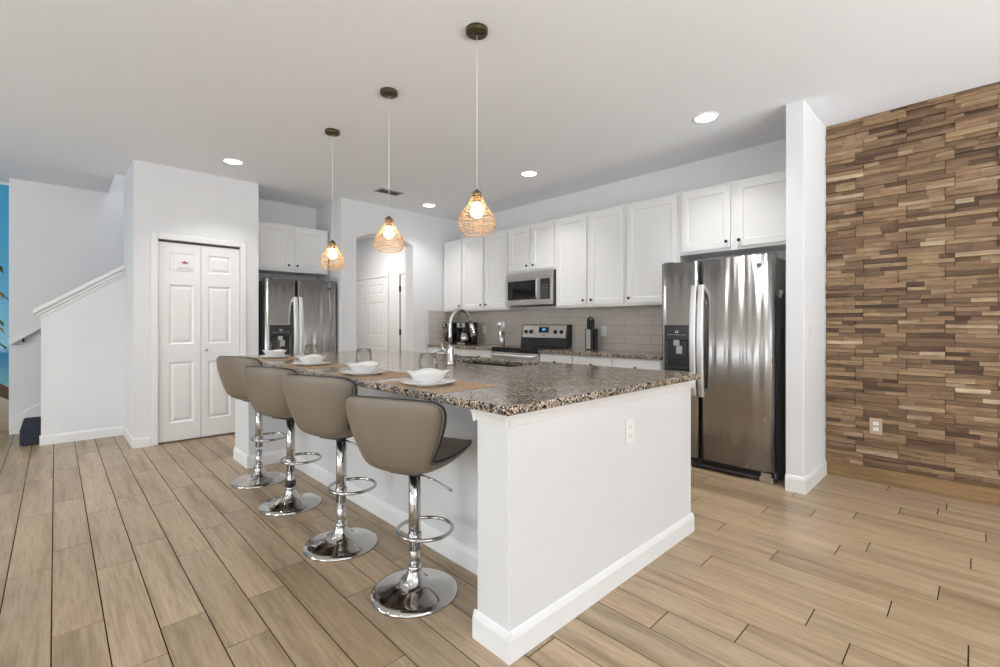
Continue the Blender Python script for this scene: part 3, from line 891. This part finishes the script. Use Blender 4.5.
# ================================================================== REFRIGERATORS
def fridge(label, loc, rz, w, frac=.375):
    t = thing('refrigerator', label, 'refrigerator', loc, rz, 'side by side refrigerators')
    # local: x right, front at y=0, back at y>0
    hw_ = w / 2; H = 1.725; D = .62
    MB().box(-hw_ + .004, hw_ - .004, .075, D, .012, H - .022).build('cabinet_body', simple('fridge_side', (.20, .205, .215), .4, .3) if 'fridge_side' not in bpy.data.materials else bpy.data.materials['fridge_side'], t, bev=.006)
    split = -hw_ + w * frac
    def door(a, b, name):
        m = MB(); n = 14; z0, z1 = .085, H
        prof = []
        for i in range(n + 1):
            u = i / n; x = a + (b - a) * u
            bow = .010 * (1 - (2 * u - 1) ** 2)
            e = min(u, 1 - u) * (b - a)
            rd = .012 - math.sqrt(max(0, .012 ** 2 - max(0, .012 - e) ** 2)) if e < .012 else 0
            prof.append((x, -bow + rd))
        poly = [(b, .066), (a, .066)] + prof
        m.prism(poly, 'z', z0, z1)
        o = m.build(name, STEEL, t)
        for p in o.data.polygons:
            if abs(p.normal.z) < .5 and p.normal.y < -.3: p.use_smooth = True
        return o
    d1 = door(-hw_, split - .004, 'freezer_door'); d2 = door(split + .004, hw_, 'fridge_door')
    for d, x, s in ((d1, split - .030, -1), (d2, split + .030, 1)):
        m = MB(); rows = []
        N = 24
        for i in range(N + 1):
            u = i / N; z = .60 + u * (1.52 - .60)
            y = -.030 - .034 * math.sin(math.pi * u) ** .8
            wd = .022 + .004 * math.sin(math.pi * u)
            rows.append([(x - wd, y + .012, z), (x - wd, y - .006, z), (x - wd * .6, y - .012, z), (x + wd * .6, y - .012, z), (x + wd, y - .006, z), (x + wd, y + .012, z), (x - wd, y + .012, z)])
        m.grid(rows, 0, False)
        m.add(rows[0][:6], [(5, 4, 3, 2, 1, 0)]); m.add(rows[-1][:6], [(0, 1, 2, 3, 4, 5)])
        m.box(x - .018, x + .018, -.03, -.004, .605, .645); m.box(x - .018, x + .018, -.03, -.004, 1.475, 1.515)
        m.build('handle', HANDLE, d)
    # dispenser
    a, b = -hw_ + .042, split - .072
    z0, z1 = .80, 1.19
    m = MB(); m.panelled(a, b, z0, z1, -.0265, -.004, [(a + .012, b - .012, z0 + .02, z1 - .125)], .012, .010)
    m.build('dispenser', BLACK, d1, bev=.003)
    cx = (a + b) / 2
    m = MB(); m.box(cx - .030, cx + .022, -.0262, -.0148, 1.015, 1.062); m.box(cx - .006, cx + .046, -.0245, -.0148, .945, 1.013); m.build('dispenser_paddle', simple('paddle_grey', (.42, .41, .40), .4) if 'paddle_grey' not in bpy.data.materials else bpy.data.materials['paddle_grey'], d1, bev=.003)
    m = MB(); rg = random.Random(4)
    for i in range(7):
        xx = a + .03 + i * (b - a - .06) / 6.5; m.box(xx, xx + .010, -.0272, -.0266, 1.105, 1.109)
    m.box(cx - .012, cx - .008, -.0272, -.0266, 1.128, 1.146); m.box(cx + .008, cx + .012, -.0272, -.0266, 1.128, 1.146); m.box(cx - .012, cx + .012, -.0272, -.0266, 1.124, 1.129)
    m.build('control_icons', PLATEM, d1)
    # small maker's mark, top right
    m = MB(); ex = hw_ - .16
    arc = [(ex + .04 + .040 * math.cos(R(q)), 1.648 + .009 * math.sin(R(q))) for q in range(20, 320, 20)]
    m.tube([(x, -.0065, z) for x, z in arc], .0014, 6)
    for i in range(8): m.box(ex + .010 + i * .008, ex + .014 + i * .008, -.0085, -.0055, 1.645, 1.650)
    m.build('emblem', simple('emblem_grey', (.16, .16, .16), .4, .5) if 'emblem_grey' not in bpy.data.materials else bpy.data.materials['emblem_grey'], d2)
    # base grille
    m = MB().box(-hw_ + .02, hw_ - .02, .03, .074, .02, .075); m.build('base_grille', BLACK, t)
    m = MB().box(-hw_ + .02, hw_ - .10, .004, .028, .018, .040); m.build('grille_trim', DGREY, t)
    m = MB().box(hw_ - .10, hw_ - .006, .0, .06, .0, .042); m.box(hw_ - .09, hw_ - .02, .004, .05, .042, .075); m.build('foot_cover', STEELS, t, bev=.003)
    MB().box(-hw_ + .006, -hw_ + .09, .0, .06, 0, .042).build('foot_cover', STEELS, t, bev=.003)
    m = MB().box(hw_ - .09, hw_ - .012, .02, .12, H - .018, H + .012); m.box(-hw_ + .012, -hw_ + .09, .02, .12, H - .018, H + .012); m.build('hinge_cover', DGREY, t, bev=.004)
    m = MB().box(-hw_ + .05, hw_ - .05, .4, .6, 0, .0118); m.build('rear_rollers', BLACK, t)
    return t
fridge('near stainless side-by-side refrigerator beside the stub wall', (3.845, 1.493, 0), FX, .885)
fridge('far stainless side-by-side refrigerator in the alcove beside the pantry', (2.132, 5.60, 0), 0, .845, .42)
hk = thing('fridge_clip', 'small white clip on the dark right side of the near refrigerator', 'clip', (4.0, 1.0538, 1.43))
MB().box(-.012, .014, -.010, 0, -.03, .03).build('clip_body', PLATEM, hk, bev=.003)
MB().tube([(-.004, -.0103, -.01), (-.014, -.022, 0), (-.016, -.022, .022)], .004, 8).build('clip_hook', HANDLE, hk)

# ================================================================== RANGE + MICROWAVE
rg = thing('range', 'stainless electric range with black glass cooktop and knob backguard', 'range', (3.862, 3.772, 0), FX)
hw_ = .381
MB().box(-hw_ + .003, hw_ - .003, .03, .60, .04, .905).build('body', BLACK, rg)
MB().box(-hw_ + .03, hw_ - .03, .06, .55, 0, .0395).build('plinth', BLACK, rg)
o = MB().box(-hw_, hw_, .0, .575, .9055, .922).build('cooktop', BLACKG, rg, bev=.004)
for cx_, cy_, r_ in ((-.18, .15, .10), (.18, .15, .08), (-.18, .42, .08), (.18, .42, .10)):
    q = MB()
    q.tube([(cx_ + r_ * math.cos(2 * math.pi * i / 32), cy_ + r_ * math.sin(2 * math.pi * i / 32), .9222) for i in range(32)], .0008, 4, True); q.build('burner_ring', DGREY, o)
d = MB().box(-hw_ + .002, hw_ - .002, .002, .029, .26, .865).build('oven_door', STEELS, rg, bev=.004)
MB().box(-.36, .36, -.0005, .0018, .30, .79).build('oven_window', BLACKG, d)
m = MB().cyl((-.34, -.045, .83), (.34, -.045, .83), .013); m.box(-.33, -.31, -.045, .002, .82, .84); m.box(.31, .33, -.045, .002, .82, .84); m.build('oven_handle', HANDLE, d)
MB().box(-hw_ + .002, hw_ - .002, .004, .029, .868, .902).build('vent_strip', BLACK, rg)
MB().box(-hw_ + .002, hw_ - .002, .004, .029, .06, .255).build('storage_drawer', STEELS, rg, bev=.004)
bg_ = MB().prism([(.515, .9225), (.618, .9225), (.618, 1.195), (.565, 1.195), (.535, 1.02)], 'x', -hw_, hw_).build('backguard', BLACK, rg, bev=.004)
# tilted control fascia
import mathutils
ux = Vector((0, .565 - .535, 1.195 - 1.02)).normalized(); nn = Vector((0, -ux.z, ux.y))
def fpt(x, s, d): 
    p = Vector((x, .535, 1.02)) + ux * s + nn * d; return tuple(p)
def fbox(mb, x0, x1, s0, s1, d0, d1):
    vs = [fpt(x, s, d) for d in (d0, d1) for s in (s0, s1) for x in (x0, x1)]
    mb.add(vs, [(0, 2, 3, 1), (4, 5, 7, 6), (0, 1, 5, 4), (2, 6, 7, 3), (0, 4, 6, 2), (1, 3, 7, 5)])
m = MB(); fbox(m, -hw_ + .02, hw_ - .035, .012, .168, .0005, .006); fas = m.build('control_panel', STEELS, rg)
m = MB(); fbox(m, -.085, .075, .075, .145, .0062, .008); m.build('display_surround', BLACKG, fas)
m = MB(); fbox(m, -.03, .02, .10, .128, .0082, .009); m.build('clock_display', DISPLAY, fas)
for x in (-.30, -.215, .185, .28):
    m = MB().tube([fpt(x, .085, .0062), fpt(x, .085, .024), fpt(x, .085, .028)], [.024, .021, .016], 20); m.build('control_knob', BLACK, rg)
m = MB(); fbox(m, -.02, .02, .035, .042, .0062, .0068); m.build('emblem', DGREY, fas)

mw = thing('microwave', 'stainless over-the-range microwave below the short cabinet', 'microwave', (4.105, 3.771, 1.432), FX)
Hm = .397
MB().box(-hw_ + .002, hw_ - .002, .032, .393, 0, Hm).build('body', simple('microwave_side', (.10, .075, .06), .45, .3), mw)
d = MB().panelled(-hw_ + .002, .185, .0, .318, 0, .0315, [(-hw_ + .03, .140, .062, .300)], .004, .004).build('door', STEELS, mw, bev=.003)
MB().box(-hw_ + .034, .136, .0015, .0035, .066, .296).build('door_window', BLACKG, d)
MB().tube([(.165, -.004, .07), (.165, -.028, .085), (.165, -.030, .20), (.165, -.028, .290), (.165, -.004, .305)], .010, 12).build('handle', HANDLE, d)
cpn = MB().box(.187, hw_ - .002, 0, .0315, .0, .318).build('control_panel', STEELS, mw, bev=.003)
MB().box(.20, hw_ - .035, -.0012, -.0002, .060, .303).build('keypad', BLACKG, cpn)
m = MB()
for r_ in range(6):
    for c_ in range(3): m.box(.225 + c_ * .036, .245 + c_ * .036, -.0018, -.0013, .08 + r_ * .028, .090 + r_ * .028)
m.build('keys', simple('key_grey', (.22, .22, .22), .5), cpn)
m = MB().box(-hw_ + .002, hw_ - .002, .004, .0315, .320, Hm); m.build('vent_grille', STEELS, mw, bev=.003)
MB().box(-hw_ + .06, hw_ - .06, .08, .34, -.006, -.0005).build('underside_filter', DGREY, mw)

# ================================================================== COUNTER OBJECTS
def coffee(loc, label, carafe):
    t = thing('coffee_maker', label, 'coffee maker', loc, FX, 'coffee makers on the back counter')
    MB().box(-.095, .095, -.10, .13, 0, .035).build('base', BLACK, t, bev=.008)
    MB().box(-.095, .095, .03, .13, .0355, .23).build('water_tank', BLACK, t, bev=.008)
    h = MB().box(-.10, .10, -.10, .13, .2305, .315).build('brew_head', BLACK, t, bev=.010)
    MB().box(-.085, .085, -.1025, -.1002, .245, .305).build('front_panel', STEELS, h)
    m = MB(); m.box(-.022, .022, -.1045, -.1028, .252, .300); m.build('button_panel', BLACKG, h)
    MB().box(-.085, .085, -.1015, -.1002, .006, .030).build('base_panel', STEELS, t)
    c = MB().lathe([(.045, .037), (.062, .05), (.068, .09), (.060, .13), (.045, .155), (.047, .17)], 28, (0, -.035, 0)).build('carafe', BLACKG if carafe else CHROME, t)
    m = MB().tube([(-.02, -.092, .16), (-.03, -.118, .15), (-.03, -.122, .10), (-.02, -.098, .07)], .007, 8); m.build('carafe_handle', BLACK, c)
    MB().lathe([(.047, .1705), (.047, .183), (.02, .188)], 24, (0, -.035, 0)).build('carafe_lid', BLACK, c)
coffee((4.21, 5.385, .912), 'black and steel coffee maker in the counter corner', True)
coffee((4.21, 5.05, .912), 'black and steel coffee maker nearer the range than its twin', False)
ck = thing('utensil_holder', 'tall steel utensil holder left of the range', 'utensil holder', (4.30, 4.42, .912))
MB().lathe([(.043, 0), (.046, .003), (.046, .19), (.043, .19), (.043, .008)], 28).build('cup', STEELS, ck)
for i, (x, y, tx, ty, kind, lb) in enumerate(((-.01, .015, -.02, .02, 'ladle', 'steel ladle with round bowl standing in the utensil holder'), (0, -.015, -.02, -.05, 'spatula', 'steel slotted turner standing in the utensil holder'), (.012, 0, .04, 0, 'spoon', 'steel serving spoon standing in the utensil holder'))):
    t = thing('cooking_' + kind, lb, 'utensil', (4.30 + x * .5, 4.42 + y * .5, .9225))
    MB().tube([(0, 0, 0), (tx * .35, ty * .35, .13), (tx * .7, ty * .7, .235)], .005, 8).build('shaft', HANDLE, t)
    if kind == 'spatula':
        m = MB(); c0 = (tx * .7, ty * .7)
        m.box(c0[0] - .006, c0[0] + .006, c0[1] - .032, c0[1] + .032, .232, .315); m.build('blade', HANDLE, t, bev=.004)
    else:
        m = MB(); r_ = .040 if kind == 'ladle' else .03
        m.lathe([(.004, -.026), (r_ * .7, -.018), (r_, .0), (r_ * .95, .0), (r_ * .6, -.014), (.004, -.02)], 20); bb = m.build('bowl', HANDLE, t); bb.location = (tx * .85, ty * .85, .27); bb.rotation_euler = (R(25), R(-60), 0)
kb = thing('knife_block', 'steel and black knife block on the back counter right of the range', 'knife block', (4.33, 3.015, .912), FX)
MB().box(-.055, .055, -.04, .06, 0, .235).build('block', BLACK, kb, bev=.006)
MB().box(-.038, .022, -.0425, -.0402, .012, .228).build('steel_face', STEELS, kb)
i = 0
for x, y, h_ in ((-.035, -.015, .12), (-.008, -.02, .14), (.02, -.012, .135), (-.02, .025, .10), (.015, .03, .11)):
    t = thing('kitchen_knife', ('black handled knife at the outer end of the block', 'tallest black handled knife at the front of the block', 'black handled knife at the right front of the block', 'shorter black handled knife at the left rear of the block', 'black handled knife at the right rear of the block')[i], 'knife', (4.33 + y, 3.015 - x, 1.1472), FX, 'knives in the block')
    MB().tube([(0, 0, 0), (0, .002, .02), (0, .004, .06), (0, .002, h_)], [.008, .010, .011, .009], 10).build('handle', BLACK, t)
    MB().cyl((0, .002, h_), (0, .002, h_ + .003), .006, 10).build('rivet_cap', HANDLE, t); i += 1
sc_ = thing('kitchen_scissors', 'black handled scissors hanging at the right side of the knife block', 'scissors', (4.325, 2.943, .912), FX)
pts = [(.0 + .016 * math.cos(a), 0, .215 + .032 * math.sin(a)) for a in [2 * math.pi * i / 20 for i in range(20)]]
MB().tube(pts, .005, 8, True).build('handle_loop', BLACK, sc_)
MB().prism([(-.006, .0), (.006, .0), (.010, .185), (-.010, .185)], 'y', -.003, .003).build('blade', DGREY, sc_)

# ================================================================== STAIRS, MURAL, SIGN
st = bpy.data.objects.new('stairs_1', None); C.objects.link(st); st['kind'] = 'structure'; st.location = (-.25, 0, 0)
tag(st, 'dark carpeted staircase climbing behind the white half wall', 'staircase')
for i in range(9):
    m = MB(); m.box(i * .25, (i + 1) * .25 + .0, 6.55 if i else 6.49, 7.284, 0 if i == 0 else .18 * (i - 1), .17 + .18 * i)
    if i == 0: m = MB().box(0, .149, 6.49, 7.284, 0, .17).box(.1495, .2495, 6.55, 7.284, 0, .17)
    m.build('step', CARPET, st, bev=.02 if i == 0 else .0)
hr = thing('handrail', 'white sloping handrail on the stair wall with dark bracket', 'handrail', (-.36, 7.24, 1.01))
MB().prism([(0, -.02), (.02, -.035), (1.6, 1.6 * .75 - .03), (1.6, 1.6 * .75 + .025), (0, .025)], 'y', -.022, .022).build('rail', TRIM, hr, bev=.008)
for x in (.11, 1.1):
    MB().tube([(x, .0555, x * .75 - .075), (x, .03, x * .75 - .085), (x, .0, x * .75 - .075), (x, 0, x * .75 - .036)], .009, 10).build('bracket', DGREY, hr)
MB().box(0.03, .09, -.006, .006, -.032, -.028).build('rail_plate', DGREY, hr)

mu = thing('wall_picture_mural', 'tropical beach mural with palms and turquoise sea at the left edge', 'mural', (-1.2, 7.549, 0))
def strip_mat(name, stops):
    t = NT(name); s_ = t.n('ShaderNodeSeparateXYZ'); t.l(t.pos(), s_.inputs[0])
    n_ = t.noise(t.mapping(t.pos(), (2, 2, 7)), 1.5, 4)
    f = t.math('ADD', t.math('DIVIDE', s_.outputs[2], 2.78), t.math('MULTIPLY', t.math('SUBTRACT', n_, .5), .10))
    t.l(t.ramp(f, stops), t.p.inputs['Base Color']); t.val(Roughness=.7); return t.m
MB().box(-1.8, .838, -.003, 0, .001, CEIL - .03).build('printed_panel', strip_mat('mural_print', [(0, (.30, .24, .16)), (.10, (.42, .36, .27)), (.17, (.46, .44, .38)), (.20, (.16, .40, .48)), (.31, (.03, .22, .45)), (.345, (.30, .62, .80)), (.60, (.12, .46, .72)), (1, (.05, .40, .66))]), mu)
def frond(x, z, ang, ln, drop):
    m = MB(); P_ = []
    for i in range(9):
        u = i / 8; P_.append((x + math.cos(ang) * ln * u, z + math.sin(ang) * ln * u - drop * u * u))
    for i in range(8):
        (xa, za), (xb, zb) = P_[i], P_[i + 1]
        wd = .10 * (1 - i / 9)
        m.prism([(xa, za + .008), (xb, zb + .006), (xb, zb - .006), (xa, za - .008)], 'y', -.0052, -.0035)
        for s_ in (-1, 1):
            m.prism([(xa, za), (xb, zb), ((xa + xb) / 2 + .05 * math.cos(ang), (za + zb) / 2 + s_ * wd - .06)], 'y', -.0052, -.0035)
    return m
fm = simple('frond_green', (.10, .14, .03), .7); fm2 = simple('frond_yellow', (.28, .26, .06), .7); tm = simple('trunk_brown', (.10, .06, .03), .7)
for x, z, a_, ln, dr, mt in ((.30, 1.75, .1, .55, .35, fm2), (.30, 1.78, -.3, .5, .45, fm), (.25, 1.75, .5, .6, .2, fm), (.30, 1.28, .0, .5, .35, fm), (.32, 1.25, .4, .5, .3, fm2), (.1, 1.75, 2.8, .6, .4, fm), (.1, 1.75, 2.2, .5, .3, fm2)):
    frond(x, z, a_, ln, dr).build('palm_frond', mt, mu)
MB().prism([(.3, .95), (.36, .98), (.66, .62), (.84, .48), (.84, .34), (.60, .50)], 'y', -.0052, -.0035).build('palm_trunk', tm, mu)
MB().prism([(.16, .0), (.24, .0), (.20, .9), (.28, 1.75), (.22, 1.75), (.13, .9)], 'y', -.0072, -.0055).build('palm_trunk', tm, mu)

sg = thing('door_sign', 'small white sign with a red motif on the left pantry door leaf', 'sign', (DX0 + .225, PY + .0215, 1.83))
MB().box(-.095, .095, -.008, 0, -.085, .085).build('sign_board', CERAM, sg, bev=.002)
m = MB()
for i in range(5):
    a_ = math.pi / 2 + i * 2 * math.pi / 5
    p0 = (.030 * math.cos(a_), .022 * math.sin(a_)); p1 = (.010 * math.cos(a_ + .63), .010 * math.sin(a_ + .63)); p2 = (.010 * math.cos(a_ - .63), .010 * math.sin(a_ - .63))
    m.prism([p1, (p0[0] * 1.2, p0[1] * 1.2), p2, (0, 0)], 'y', -.0095, -.0082)
m.prism([(-.045, -.004), (0, -.009), (.045, -.004), (0, .001)], 'y', -.0093, -.0082)
m.build('red_motif', simple('sign_red', (.42, .12, .13), .6), sg)
m = MB(); m.box(-.07, .07, -.0093, -.0082, -.066, -.060); m.box(-.05, .05, -.0093, -.0082, -.052, -.048); m.build('text_lines', simple('sign_grey', (.45, .45, .45), .6), sg)
